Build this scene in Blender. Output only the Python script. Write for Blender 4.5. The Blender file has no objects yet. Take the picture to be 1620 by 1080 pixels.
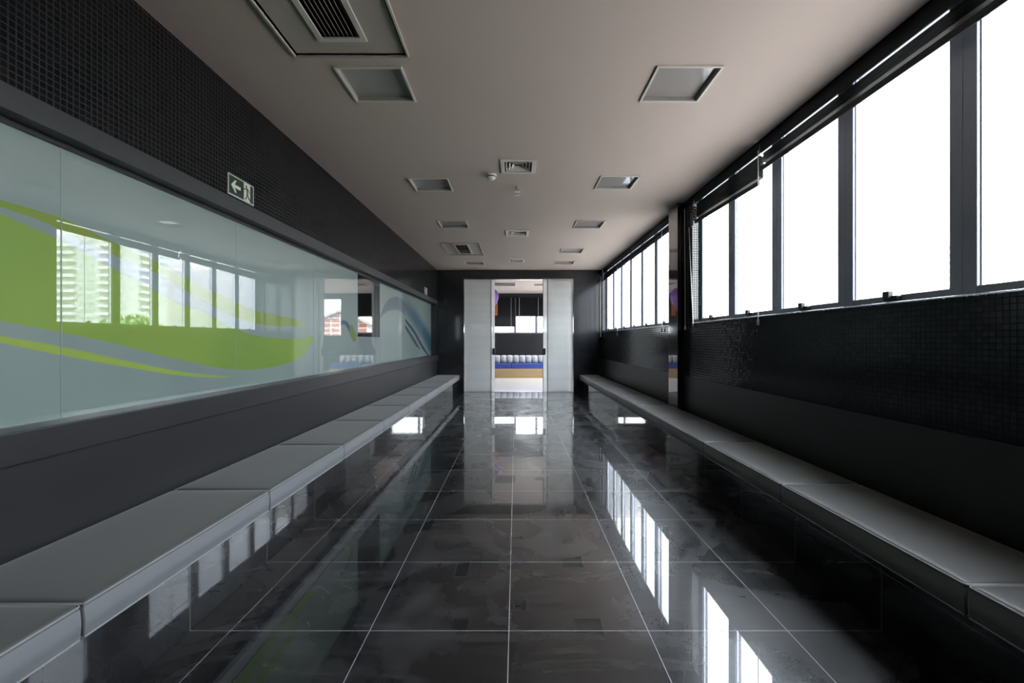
import bpy, bmesh, math, random
from mathutils import Vector, Matrix
random.seed(7)
S = bpy.context.scene
COL = S.collection

# ------------------------------------------------------------------ camera
F, CX, CY, H = 715.0, 816.5, 538.5, 1.25
cam = bpy.data.cameras.new('camera'); camo = bpy.data.objects.new('camera', cam); COL.objects.link(camo)
camo.location = (0, 0, H); camo.rotation_euler = (math.pi/2, 0, 0)
cam.sensor_width = 36; cam.lens = F/1620*36
cam.shift_x = -(CX-810)/1620; cam.shift_y = -(540-CY)/1620
cam.clip_start = .02; cam.clip_end = 2000
S.camera = camo

# ------------------------------------------------------------------ world, view, portals
S.view_settings.view_transform = 'Standard'; S.view_settings.look = 'None'
S.view_settings.exposure = 0.0; S.view_settings.gamma = 1; S.view_settings.use_curve_mapping = False
S.cycles.max_bounces = 10; S.cycles.diffuse_bounces = 5; S.cycles.glossy_bounces = 6
S.cycles.transparent_max_bounces = 12; S.cycles.caustics_reflective = False; S.cycles.caustics_refractive = False
S.cycles.sample_clamp_indirect = 12
W = bpy.data.worlds.new('overcast_sky'); S.world = W; W.use_nodes = True
wn, wl = W.node_tree.nodes, W.node_tree.links
wn.clear()
SKY = 36.0
tc = wn.new('ShaderNodeTexCoord'); sp = wn.new('ShaderNodeSeparateXYZ'); wl.new(tc.outputs['Generated'], sp.inputs[0])
cr = wn.new('ShaderNodeValToRGB'); wl.new(sp.outputs['Z'], cr.inputs[0])
cr.color_ramp.elements[0].position = 0.0; cr.color_ramp.elements[0].color = (.36, .363, .37, 1)
cr.color_ramp.elements[1].position = .85; cr.color_ramp.elements[1].color = (.90, .94, 1, 1)
e = cr.color_ramp.elements.new(.22); e.color = (.34, .345, .36, 1)
e = cr.color_ramp.elements.new(.38); e.color = (.44, .465, .51, 1)
bg = wn.new('ShaderNodeBackground'); bg.inputs[1].default_value = SKY
wl.new(cr.outputs[0], bg.inputs[0])
wo = wn.new('ShaderNodeOutputWorld'); wl.new(bg.outputs[0], wo.inputs[0])

sun = bpy.data.lights.new('hazy_sun', 'SUN'); sun.energy = 6; sun.angle = .05; sun.color = (1, .86, .74)
suno = bpy.data.objects.new('hazy_sun', sun); COL.objects.link(suno); suno.rotation_euler = (math.radians(8), math.radians(-38), 0)   # stands behind the left side of the building
def portal(name, loc, rot, sx, sy):
    l = bpy.data.lights.new(name, 'AREA'); l.shape = 'RECTANGLE'; l.size = sx; l.size_y = sy
    l.cycles.is_portal = True
    o = bpy.data.objects.new(name, l); COL.objects.link(o); o.location = loc; o.rotation_euler = rot
# area lights shine along local -Z; rotate so that -Z points into the rooms
portal('daylight_portal_near_windows', (2.30, 2.1, 2.2), (0, math.pi/2, 0), 1.5, 6.5)
portal('daylight_portal_far_windows', (2.30, 8.45, 2.2), (0, math.pi/2, 0), 1.5, 5.0)
portal('daylight_portal_room_side', (4.5, 13.8, 1.55), (0, math.pi/2, 0), 2.55, 4.9)
portal('daylight_portal_room_back', (.75, 16.75, 2.1), (-math.pi/2, 0, 0), 4.8, 1.2)

# ------------------------------------------------------------------ materials
def mat(name, col=(.5,.5,.5), rough=.5, metal=0., spec=.5, coat=0., coat_r=.03, coat_ior=1.5, trans=0., emis=None):
    m = bpy.data.materials.new(name); m.use_nodes = True
    b = m.node_tree.nodes['Principled BSDF']
    b.inputs['Base Color'].default_value = (*col, 1); b.inputs['Roughness'].default_value = rough
    b.inputs['Metallic'].default_value = metal; b.inputs['Specular IOR Level'].default_value = spec
    b.inputs['Coat Weight'].default_value = coat; b.inputs['Coat Roughness'].default_value = coat_r
    b.inputs['Coat IOR'].default_value = coat_ior
    return m
class N:
    """tiny node helper"""
    def __init__(s, m): s.m = m; s.n = m.node_tree.nodes; s.l = m.node_tree.links; s.b = s.n.get('Principled BSDF')
    def obj(s):
        t = s.n.new('ShaderNodeTexCoord'); return t.outputs['Object']
    def xyz(s):
        q = s.n.new('ShaderNodeSeparateXYZ'); s.l.new(s.obj(), q.inputs[0]); return q.outputs
    def put(s, inp, v):
        if hasattr(v, 'is_output') or isinstance(v, bpy.types.NodeSocket): s.l.new(v, inp)
        else: inp.default_value = v
    def m2(s, op, a, b=0., c=None):
        q = s.n.new('ShaderNodeMath'); q.operation = op; s.put(q.inputs[0], a); s.put(q.inputs[1], b)
        if c is not None: s.put(q.inputs[2], c)
        return q.outputs[0]
    def mix(s, f, a, b):
        q = s.n.new('ShaderNodeMix'); q.data_type = 'RGBA'; s.put(q.inputs[0], f)
        for i, v in ((6, a), (7, b)):
            if isinstance(v, tuple): v = (*v, 1) if len(v) == 3 else v
            s.put(q.inputs[i], v)
        return q.outputs[2]
    def noise(s, scale, detail=3, vec=None, dist=0., rough=.5):
        q = s.n.new('ShaderNodeTexNoise'); q.inputs['Scale'].default_value = scale; q.inputs['Detail'].default_value = detail
        q.inputs['Distortion'].default_value = dist; q.inputs['Roughness'].default_value = rough
        s.l.new(vec if vec is not None else s.obj(), q.inputs['Vector']); return q.outputs[0]
    def ramp(s, v, p0, p1):
        q = s.n.new('ShaderNodeMapRange'); q.interpolation_type = 'SMOOTHSTEP'; s.put(q.inputs[0], v)
        q.inputs[1].default_value = p0; q.inputs[2].default_value = p1; return q.outputs[0]
    def scale(s, sx, sy, sz):
        q = s.n.new('ShaderNodeMapping'); s.l.new(s.obj(), q.inputs[0]); q.inputs['Scale'].default_value = (sx, sy, sz); return q.outputs[0]
    def bump(s, h, st, dist=.002):
        q = s.n.new('ShaderNodeBump'); q.inputs['Strength'].default_value = st; q.inputs['Distance'].default_value = dist
        s.l.new(h, q.inputs['Height']); return q.outputs[0]
    def line(s, v, pitch, off, w):
        """1 on a line of width w at off + k*pitch"""
        f = s.m2('FRACT', s.m2('DIVIDE', s.m2('SUBTRACT', v, off - w/2), pitch))
        return s.m2('LESS_THAN', f, w/pitch)

def mosaic(name, u, v, spec=.5, lo=(.003,.0034,.0042), hi=(.007,.0075,.009), gc=(.014,.0135,.014)):
    m = mat(name, (.006, .0065, .0075), .16, spec=spec); k = N(m); c = k.xyz(); P = .028
    gu = k.line(c[u], P, 0, .0052); gv = k.line(c[v], P, .005, .0052)
    g = k.m2('MAXIMUM', gu, gv)
    cv = k.n.new('ShaderNodeCombineXYZ')
    k.l.new(k.m2('FLOOR', k.m2('DIVIDE', k.m2('ADD', c[u], .0026), P)), cv.inputs[0])
    k.l.new(k.m2('FLOOR', k.m2('DIVIDE', k.m2('SUBTRACT', c[v], .0024), P)), cv.inputs[1])
    wnz = k.n.new('ShaderNodeTexWhiteNoise'); wnz.noise_dimensions = '2D'; k.l.new(cv.outputs[0], wnz.inputs['Vector'])
    base = k.mix(wnz.outputs[0], lo, hi)
    k.l.new(k.mix(g, base, gc), k.b.inputs['Base Color'])
    k.l.new(k.m2('MULTIPLY_ADD', g, .6, .14), k.b.inputs['Roughness'])
    # tilt of each little tile + recessed grout
    tilt = k.m2('MULTIPLY', k.m2('SUBTRACT', wnz.outputs[0], .5), k.m2('FRACT', k.m2('DIVIDE', c[u], P)))
    hgt = k.m2('ADD', k.m2('MULTIPLY', g, -1.), k.m2('MULTIPLY', tilt, .25))
    k.l.new(k.bump(hgt, .7, .003), k.b.inputs['Normal'])
    return m
M = {}
M['mosaic_side'] = mosaic('black glass mosaic (side walls)', 1, 2, .22)
M['mosaic_right'] = mosaic('glare tinted black glass mosaic (window wall)', 1, 2, .22, (.018,.022,.028), (.025,.030,.037), (.0015,.0015,.002))  # bluish veiling glare from the windows put into the tile colour
M['mosaic_jamb'] = mosaic('black glass mosaic (jambs)', 0, 2, 1.)
M['mosaic_top'] = mosaic('black glass mosaic (reveals)', 0, 1)

m = M['floor'] = mat('polished black porcelain floor', (.02,.02,.02), .3, spec=.28, coat=1., coat_r=.022, coat_ior=1.48); k = N(m); c = k.xyz()
n1 = k.noise(1.5, 7, dist=1.6, rough=.62); n2 = k.noise(5, 5, k.scale(.35, 2.2, 1), dist=1.2); n3 = k.noise(.7, 3)
v = k.ramp(n1, .40, .74); v2 = k.ramp(n2, .5, .8)
colr = k.mix(v, (.004,.004,.0045), (.020,.0195,.0205)); colr = k.mix(k.m2('MULTIPLY', v2, .55), colr, (.038,.038,.041))
gr = k.m2('MAXIMUM', k.line(c[0], .6, -.031, .0035), k.line(c[1], .603, 1.948, .0035))
k.l.new(k.mix(gr, colr, (.22,.22,.23)), k.b.inputs['Base Color'])
k.l.new(k.m2('MULTIPLY_ADD', v, .16, .24), k.b.inputs['Roughness'])
k.l.new(k.m2('MULTIPLY_ADD', k.m2('MULTIPLY', v2, n3), .022, .014), k.b.inputs['Coat Roughness'])
k.l.new(k.m2('SUBTRACT', 1., k.m2('MULTIPLY', gr, .9)), k.b.inputs['Coat Weight'])

m = M['plinth'] = mat('polished black porcelain bench riser', (.02,.02,.02), .5, spec=.02, coat=1., coat_r=.025, coat_ior=1.5); k = N(m); c = k.xyz()
colr = k.mix(k.ramp(k.noise(1.7, 6, dist=1.4), .42, .78), (.004,.004,.0045), (.014,.0135,.014))
gr = k.line(c[1], .603, 1.948, .0035)
k.l.new(k.mix(gr, colr, (.11,.11,.11)), k.b.inputs['Base Color'])
k.l.new(k.m2('SUBTRACT', 1., k.m2('MULTIPLY', gr, .9)), k.b.inputs['Coat Weight'])

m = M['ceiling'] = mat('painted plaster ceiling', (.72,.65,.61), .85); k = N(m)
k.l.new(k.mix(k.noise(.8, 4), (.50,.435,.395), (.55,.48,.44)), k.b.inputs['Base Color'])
k.l.new(k.bump(k.noise(60, 3), .08, .002), k.b.inputs['Normal'])
m = M['panel'] = mat('charcoal laminate wall panel', (.04,.039,.043), .42); k = N(m); c = k.xyz()
j = k.line(c[1], 1.25, .757, .003)
k.l.new(k.mix(j, k.mix(k.noise(3, 5), (.0065,.0062,.007), (.010,.0097,.0107)), (.01,.01,.01)), k.b.inputs['Base Color'])
M['ledge'] = mat('honed charcoal stone ledge', (.050,.049,.052), .34)
k = N(M['ledge']); k.l.new(k.mix(k.noise(6, 6), (.015,.015,.0165), (.024,.023,.025)), k.b.inputs['Base Color'])
M['fascia'] = mat('dark fascia paint', (.055,.052,.055), .5)
k = N(M['fascia']); k.l.new(k.mix(k.noise(8, 4), (.009,.0088,.010), (.013,.0128,.014)), k.b.inputs['Base Color'])
M['black_gloss'] = mat('black polished panel', (.006,.007,.008), .25, coat=.6, coat_r=.08)
k = N(M['black_gloss']); c = k.xyz(); j = k.line(c[0], .6, .169, .003)
k.l.new(k.mix(j, k.mix(k.noise(2, 4), (.004,.005,.006), (.012,.013,.015)), (.03,.03,.03)), k.b.inputs['Base Color'])
M['granite'] = mat('polished black column granite', (.008,.009,.010), .1, coat=1., coat_r=.01, coat_ior=1.8)
k = N(M['granite']); k.l.new(k.mix(k.ramp(k.noise(180, 3), .55, .75), (.006,.006,.007), (.02,.02,.022)), k.b.inputs['Base Color'])
M['frame'] = mat('anodised grey frame with glare tint', (.14,.155,.19), .40, metal=.2)
k = N(M['frame']); k.l.new(k.mix(k.noise(40, 2), (.27,.31,.40), (.31,.35,.44)), k.b.inputs['Base Color'])  # blue window glare is mixed into this lightened base colour
M['black_metal'] = mat('black metal', (.008,.008,.009), .35)
M['alu'] = mat('brushed aluminium', (.72,.74,.78), .25, metal=1.)
k = N(M['alu']); k.l.new(k.m2('MULTIPLY_ADD', k.noise(50, 2), .15, .18), k.b.inputs['Roughness'])
M['white_plastic'] = mat('white plastic', (.72,.70,.66), .45)
k = N(M['white_plastic']); k.l.new(k.mix(k.noise(12, 2), (.68,.66,.62), (.75,.73,.69)), k.b.inputs['Base Color'])
M['fitting_white'] = mat('white enamelled steel', (.60,.57,.52), .35)
k = N(M['fitting_white']); k.l.new(k.mix(k.noise(10, 2), (.56,.53,.49), (.63,.60,.55)), k.b.inputs['Base Color'])
M['hatch_white'] = mat('off white hatch panel', (.42,.385,.35), .6)
k = N(M['hatch_white']); k.l.new(k.mix(k.noise(7, 2), (.40,.37,.335), (.44,.405,.37)), k.b.inputs['Base Color'])
M['reflector'] = mat('lamp reflector housing', (.33,.32,.31), .45)
k = N(M['reflector']); k.l.new(k.mix(k.noise(10, 2), (.3,.29,.28), (.36,.35,.34)), k.b.inputs['Base Color'])
M['dark_void'] = mat('duct interior', (.012,.012,.012), .8)
M['slat'] = mat('dark blind slat', (.022,.024,.028), .55, spec=.25)
k = N(M['slat']); k.l.new(k.mix(k.noise(20, 2), (.010,.011,.014), (.015,.016,.018)), k.b.inputs['Base Color'])

def leather(name, a, b_, r):
    m = mat(name, a, r, spec=.45); k = N(m)
    k.l.new(k.mix(k.noise(4, 6), a, b_), k.b.inputs['Base Color'])
    k.l.new(k.bump(k.noise(220, 3), .25, .0006), k.b.inputs['Normal'])
    k.b.inputs['Sheen Weight'].default_value = .15
    return m
M['cushion'] = leather('grey leatherette', (.056,.054,.051), (.072,.069,.066), .45)
M['cushion_side'] = leather('grey leatherette side with window light', (.135,.137,.142), (.165,.168,.175), .42)  # lighter than the top: window light put into the side colour
M['piping'] = leather('leatherette piping', (.20,.20,.205), (.24,.24,.25), .35)

def schlick(n, l, r0=.04):
    w = n.new('ShaderNodeLayerWeight'); p = n.new('ShaderNodeMath'); p.operation = 'POWER'
    l.new(w.outputs['Facing'], p.inputs[0]); w.inputs['Blend'].default_value = .5; p.inputs[1].default_value = 5
    a = n.new('ShaderNodeMath'); a.operation = 'MULTIPLY_ADD'; l.new(p.outputs[0], a.inputs[0]); a.inputs[1].default_value = 1-r0; a.inputs[2].default_value = r0
    return a.outputs[0]
def glass(name, gloss=1.0, tint=(.93,.96,.97), rough=0.):
    m = bpy.data.materials.new(name); m.use_nodes = True; n = m.node_tree.nodes; l = m.node_tree.links; n.clear()
    t = n.new('ShaderNodeBsdfTransparent'); t.inputs[0].default_value = (*tint, 1)
    g = n.new('ShaderNodeBsdfGlossy'); g.inputs['Roughness'].default_value = rough
    mu = n.new('ShaderNodeMath'); mu.operation = 'MULTIPLY'; l.new(schlick(n, l), mu.inputs[0]); mu.inputs[1].default_value = gloss
    x = n.new('ShaderNodeMixShader'); l.new(mu.outputs[0], x.inputs[0]); l.new(t.outputs[0], x.inputs[1]); l.new(g.outputs[0], x.inputs[2])
    o = n.new('ShaderNodeOutputMaterial'); l.new(x.outputs[0], o.inputs[0]); return m
M['glass'] = glass('clear window glass')
M['lamp_glass'] = mat('opal lamp cover', (.40,.38,.36), .5, coat=1., coat_r=.02, coat_ior=1.6)
k = N(M['lamp_glass']); k.l.new(k.mix(k.noise(9, 2), (.30,.288,.278), (.35,.335,.32)), k.b.inputs['Base Color'])
# frosted glass: part clear, part milky
m = M['frost'] = bpy.data.materials.new('frosted door glass'); m.use_nodes = True
n = m.node_tree.nodes; l = m.node_tree.links; n.clear()
t = n.new('ShaderNodeBsdfTransparent'); t.inputs[0].default_value = (.90,.91,.92,1)
tl = n.new('ShaderNodeBsdfTranslucent'); tl.inputs[0].default_value = (.92,.93,.93,1)
df = n.new('ShaderNodeBsdfDiffuse'); df.inputs[0].default_value = (.60,.61,.60,1)
gl = n.new('ShaderNodeBsdfGlossy'); gl.inputs['Roughness'].default_value = .12
a1 = n.new('ShaderNodeMixShader'); a1.inputs[0].default_value = .30; l.new(tl.outputs[0], a1.inputs[1]); l.new(df.outputs[0], a1.inputs[2])
tx = n.new('ShaderNodeTexCoord'); mp = n.new('ShaderNodeMapping'); mp.inputs['Scale'].default_value = (.15, 1, 3); l.new(tx.outputs['Object'], mp.inputs[0])
nz = n.new('ShaderNodeTexNoise'); nz.inputs['Scale'].default_value = 1.6; nz.inputs['Detail'].default_value = 3; l.new(mp.outputs[0], nz.inputs['Vector'])
mr = n.new('ShaderNodeMapRange'); l.new(nz.outputs[0], mr.inputs[0]); mr.inputs[1].default_value = .3; mr.inputs[2].default_value = .7; mr.inputs[3].default_value = .72; mr.inputs[4].default_value = .86
a2 = n.new('ShaderNodeMixShader'); l.new(mr.outputs[0], a2.inputs[0]); l.new(t.outputs[0], a2.inputs[1]); l.new(a1.outputs[0], a2.inputs[2])
a3 = n.new('ShaderNodeMixShader'); l.new(schlick(n, l), a3.inputs[0]); l.new(a2.outputs[0], a3.inputs[1]); l.new(gl.outputs[0], a3.inputs[2])
o = n.new('ShaderNodeOutputMaterial'); l.new(a3.outputs[0], o.inputs[0])

# printed film on the left glass wall: bands bounded by curves drawn along the wall (Y) at heights z
GX = 2.02
def gp(x, y):
    dx = CX - x; return (GX*F/dx, H + (CY-y)*GX/dx)
m = M['film'] = mat('glass with printed film', (.3,.4,.4), .55, coat=1., coat_r=0., coat_ior=1.75); k = N(m); c = k.xyz()
Y0, YS, ZS = -2., 13.5, 3.
yn = k.m2('DIVIDE', k.m2('SUBTRACT', c[1], Y0), YS)
def curve(pts):
    q = k.n.new('ShaderNodeFloatCurve'); cv = q.mapping.curves[0]
    P = sorted([((y-Y0)/YS, z/ZS) for y, z in (gp(*p) for p in pts)])
    # extend the first segment towards the camera
    (a0, b0), (a1_, b1_) = P[0], P[1]; sl = (b1_-b0)/(a1_-a0)
    ex = [(max(0, a0-.1), b0 - sl*min(a0, .1))] if a0 > .02 and a0 < .35 else []
    P = ex + P
    cv.points[0].location = P[0]; cv.points[1].location = P[-1]
    for p in P[1:-1]: cv.points.new(*p)
    q.mapping.use_clip = False
    q.mapping.update(); k.l.new(yn, q.inputs[1]); return k.m2('MULTIPLY', q.outputs[0], ZS)
def band(hi, lo, y0, y1, soft=.004):
    a = k.ramp(k.m2('SUBTRACT', curve(hi), c[2]), 0, soft); b = k.ramp(k.m2('SUBTRACT', c[2], curve(lo)), 0, soft)
    s_ = k.m2('MULTIPLY', k.m2('GREATER_THAN', c[1], y0), k.m2('LESS_THAN', c[1], y1))
    return k.m2('MULTIPLY', k.m2('MULTIPLY', a, b), s_)
stripe_hi = [(0,315),(100,345),(170,378),(232,405),(285,434),(326,455),(362,473),(405,491),(463,504),(488,513)]
stripe_lo = [(0,328),(60,348),(100,367),(172,401),(232,425),(285,455),(326,478),(362,497),(405,512),(463,516),(488,514)]
main_hi = [(0,337),(80,372),(172,420),(232,452),(285,480),(326,495),(362,514),(405,530),(463,535),(497,531)]
main_lo = [(0,508),(100,527),(177,543),(300,573),(377,585),(417,583),(467,570),(490,548),(498,532)]
thin_hi = [(0,530),(100,548),(200,570),(300,589),(373,595.5)]
thin_lo = [(0,543),(100,563),(200,581),(300,595.5),(373,596.7)]
teal = (.17,.225,.21)
teal = k.mix(k.ramp(k.noise(.9, 2), .45, .8), teal, (.13,.175,.18))
green = k.mix(k.ramp(k.noise(.8, 2), .35, .7), (.175,.275,.018), (.125,.235,.014))
green2 = (.145,.215,.008)
colr = k.mix(band(stripe_hi, stripe_lo, -2, 4.35), teal, green2)
colr = k.mix(band(main_hi, main_lo, -2, gp(498,532)[0]), colr, green)
colr = k.mix(band(thin_hi, thin_lo, -2, gp(373,596)[0]), colr, (.23,.33,.03))
a_hi = [(602,498),(610,478),(620,469),(632,469),(641,478)]; a_lo = [(602,505),(610,496),(620,492),(632,493),(641,500)]
colr = k.mix(band(a_hi, a_lo, 6.72, 8.21, .03), colr, (.05,.085,.11))
b_hi = [(641,466),(655,479),(668,498),(681,520)]; b_lo = [(641,503),(655,522),(668,545),(681,566)]
colr = k.mix(band(b_hi, b_lo, 8.23, 10.8, .25), colr, (.02,.085,.12))
c_hi = [(641,503),(655,521),(668,544),(681,566)]; c_lo = [(641,519),(650,535),(660,549),(672,558),(681,568)]
colr = k.mix(band(c_hi, c_lo, 8.23, 10.8, .01), colr, (.012,.03,.05))
d_hi = [(641,508),(655,528),(668,551),(681,567)]; d_lo = [(641,513),(655,535),(668,556),(681,568)]
colr = k.mix(band(d_hi, d_lo, 8.23, 10.8, .006), colr, (.16,.22,.22))
e_hi = [(537,508),(543,506),(549,508),(555,520),(557,536)]; e_lo = [(537,517),(543,513),(549,519),(555,533),(557,539)]
colr = k.mix(band(e_hi, e_lo, gp(537,500)[0], gp(557,500)[0], .006), colr, (.012,.055,.13))
f_hi = [(553,523),(556,512),(560,520),(564,530)]; f_lo = [(553,525),(556,533),(560,541),(564,536)]
colr = k.mix(band(f_hi, f_lo, gp(553,500)[0], gp(564,500)[0], .006), colr, (.09,.15,.015))
k.l.new(colr, k.b.inputs['Base Color'])
M['seam'] = mat('pale glass joint sealant', (.16,.22,.20), .4)

# ------------------------------------------------------------------ mesh helpers
class MB:
    def __init__(s): s.v = []; s.f = []; s.mi = []; s.sm = []
    def add(s, vs, fs, mi=0, smooth=False):
        o = len(s.v); s.v += [tuple(p) for p in vs]
        for f in fs: s.f.append([i+o for i in f]); s.mi.append(mi); s.sm.append(smooth)
        return s
    def box(s, x0, x1, y0, y1, z0, z1, mi=0):
        x0, x1 = sorted((x0, x1)); y0, y1 = sorted((y0, y1)); z0, z1 = sorted((z0, z1))
        vs = [(x0,y0,z0),(x1,y0,z0),(x1,y1,z0),(x0,y1,z0),(x0,y0,z1),(x1,y0,z1),(x1,y1,z1),(x0,y1,z1)]
        return s.add(vs, [(0,3,2,1),(4,5,6,7),(0,1,5,4),(1,2,6,5),(2,3,7,6),(3,0,4,7)], mi)
    def tube(s, p0, p1, r0, r1=None, n=12, mi=0, caps=True):
        p0, p1 = Vector(p0), Vector(p1); r1 = r0 if r1 is None else r1
        d = (p1-p0).normalized(); a = d.orthogonal().normalized(); b = d.cross(a)
        vs = []
        for p, r in ((p0, r0), (p1, r1)):
            for i in range(n):
                t = 2*math.pi*i/n; vs.append(p + a*math.cos(t)*r + b*math.sin(t)*r)
        fs = [(i, (i+1) % n, n+(i+1) % n, n+i) for i in range(n)]
        s.add(vs, fs, mi, True)
        if caps: s.add(vs[:n], [tuple(reversed(range(n)))], mi); s.add(vs[n:], [tuple(range(n))], mi)
        return s
    def path(s, pts, r, n=8, closed=False, mi=0):
        pts = [Vector(p) for p in pts]; k_ = len(pts); vs = []
        for i, p in enumerate(pts):
            q0 = pts[(i-1) % k_] if (closed or i) else p; q1 = pts[(i+1) % k_] if (closed or i < k_-1) else p
            d = (q1-q0).normalized(); up = Vector((0,0,1)) if abs(d.z) < .95 else Vector((1,0,0))
            a = d.cross(up).normalized(); b = a.cross(d)
            for j in range(n):
                t = 2*math.pi*j/n; vs.append(p + a*math.cos(t)*r + b*math.sin(t)*r)
        fs = []
        for i in range(k_ if closed else k_-1):
            for j in range(n):
                a_, b_ = i*n, ((i+1) % k_)*n; fs.append((a_+j, a_+(j+1) % n, b_+(j+1) % n, b_+j))
        return s.add(vs, fs, mi, True)
    def lathe(s, prof, c, n=24, mi=0, axis='z'):
        vs = []
        for r, h in prof:
            for i in range(n):
                t = 2*math.pi*i/n; vs.append((c[0]+r*math.cos(t), c[1]+r*math.sin(t), c[2]+h))
        fs = [(j*n+i, j*n+(i+1) % n, (j+1)*n+(i+1) % n, (j+1)*n+i) for j in range(len(prof)-1) for i in range(n)]
        return s.add(vs, fs, mi, True)
    def prism(s, poly, depth, fn, mi=0):
        """poly of (u,v); fn(u,v,w)->xyz with w in 0..depth"""
        n = len(poly); vs = [fn(u, v, 0) for u, v in poly] + [fn(u, v, depth) for u, v in poly]
        fs = [tuple(range(n)), tuple(reversed(range(n, 2*n)))] + [(i, n+i, n+(i+1) % n, (i+1) % n) for i in range(n)]
        return s.add(vs, fs, mi)
    def build(s, name, mats, parent=None, loc=None, bevel=0., seg=2, **tags):
        me = bpy.data.meshes.new(name)
        L = Vector(loc) if loc is not None else Vector((0,0,0))
        me.from_pydata([tuple(Vector(p)-L) for p in s.v], [], s.f)
        for m_ in (mats if isinstance(mats, (list, tuple)) else [mats]): me.materials.append(M[m_] if isinstance(m_, str) else m_)
        for p, i, q in zip(me.polygons, s.mi, s.sm): p.material_index = i; p.use_smooth = q
        bm = bmesh.new(); bm.from_mesh(me); bmesh.ops.recalc_face_normals(bm, faces=bm.faces); bm.to_mesh(me); bm.free()
        o = bpy.data.objects.new(name, me); COL.objects.link(o); o.location = L
        if parent is not None: o.parent = parent; o.location = L - Vector(parent.get('_w', (0,0,0)))
        if bevel:
            b = o.modifiers.new('bevel', 'BEVEL'); b.width = bevel; b.segments = seg; b.limit_method = 'ANGLE'
        for a, b in tags.items(): o[a] = b
        return o
def thing(name, label, cat, loc=(0,0,0), group=None, kind=None, rz=0):
    o = bpy.data.objects.new(name, None); COL.objects.link(o); o.location = loc; o.rotation_euler.z = rz
    o.empty_display_size = .1
    if label: o['label'] = label
    if cat: o['category'] = cat
    if group: o['group'] = group
    if kind: o['kind'] = kind
    return o
def relabel(o, **t):
    for a, b in t.items(): o[a] = b
def copy_tree(o, loc, parent=None, **tags):
    r = o.copy(); COL.objects.link(r)
    if parent is None: r.location = loc
    else: r.parent = parent
    for ch in list(o.children): copy_tree(ch, None, r)
    for a, b in tags.items(): r[a] = b
    return r
def slab_with_holes(mb, u0, u1, v0, v1, holes, emit):
    us = sorted({u0, u1, *[h[0] for h in holes], *[h[1] for h in holes]}); us = [u for u in us if u0 <= u <= u1]
    vs = sorted({v0, v1, *[h[2] for h in holes], *[h[3] for h in holes]}); vs = [v for v in vs if v0 <= v <= v1]
    for a, b in zip(us, us[1:]):
        # merge along v where possible
        run = None
        for c_, d in zip(vs, vs[1:]):
            mu, mv = (a+b)/2, (c_+d)/2
            solid = not any(h[0] < mu < h[1] and h[2] < mv < h[3] for h in holes)
            if solid: run = (run[0] if run else c_, d)
            elif run: emit(a, b, *run); run = None
        if run: emit(a, b, *run)

# ------------------------------------------------------------------ room dimensions
XL, XR, YE, YN, ZC = -1.92, 2.08, 10.97, -3.0, 2.96
DX0, DX1, DZ = -1.266, 1.39, 2.746
RX0, RX1, RY1 = -3.2, 4.25, 16.4
ST = dict(kind='structure')
MB().box(-3.6, 2.26, YN-.2, YE+.06, -.12, 0).build('floor', 'floor', **ST)

# ceiling with holes for the fittings
LIGHTS = [(-1.13,-.725,2.83,3.22), (.89,1.285,2.82,3.22), (-1.13,-.73,4.77,5.15), (.89,1.28,4.70,5.08),
          (-1.12,-.72,6.45,6.85), (.87,1.27,6.45,6.85), (.86,1.26,8.38,8.80), (-1.12,-.72,9.77,10.17), (.86,1.26,9.72,10.10)]
HATCH = [(-1.32,-.655,1.60,2.71), (-1.32,-.655,7.91,9.02)]
DIFF = [(-.14,.18,4.28,4.60), (-.15,.19,7.02,7.36), (-.145,.165,9.52,9.84)]
mb = MB()
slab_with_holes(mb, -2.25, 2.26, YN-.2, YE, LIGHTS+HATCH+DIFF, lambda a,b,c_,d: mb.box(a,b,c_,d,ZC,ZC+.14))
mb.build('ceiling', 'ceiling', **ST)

# left wall: low panel, recessed glazing, fascia, mosaic
mb = MB()
mb.box(-2.25, XL, YN, YE, 0, .778, 0)
mb.box(-2.25, XL, YN, YE, 2.124, 2.22, 1)
mb.box(-2.25, XL, YN, YE, 2.22, ZC, 2)
mb.box(-2.25, XL, 10.72, YE, .905, 2.124, 3)
mb.box(-2.25, XL, YN, -1.75, .905, 2.124, 0)
mb.build('wall_left', ['panel', 'fascia', 'mosaic_side', 'black_gloss'], **ST)
MB().box(-2.25, -1.885, YN, YE, .778, .905).build('trim_1', 'ledge', bevel=.006, **ST)
MB().box(-2.06, -2.0, -1.75, 10.72, 2.104, 2.124).build('trim_2', 'black_metal', **ST)

# room behind the left glass
mb = MB(); mb.box(-3.6, -3.5, 5.0, 7.6, 0, ZC); mb.box(-3.5, -2.25, 5.0, 5.08, 0, ZC); mb.box(-3.5, -2.25, 7.5, 7.6, 0, ZC)
mb.box(-3.6, -2.25, 5.0, 7.6, ZC, ZC+.1)
M['inner_wall'] = mat('inner office wall', (.10,.11,.12), .7)
mb.build('wall_side_room', 'inner_wall', **ST)

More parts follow.
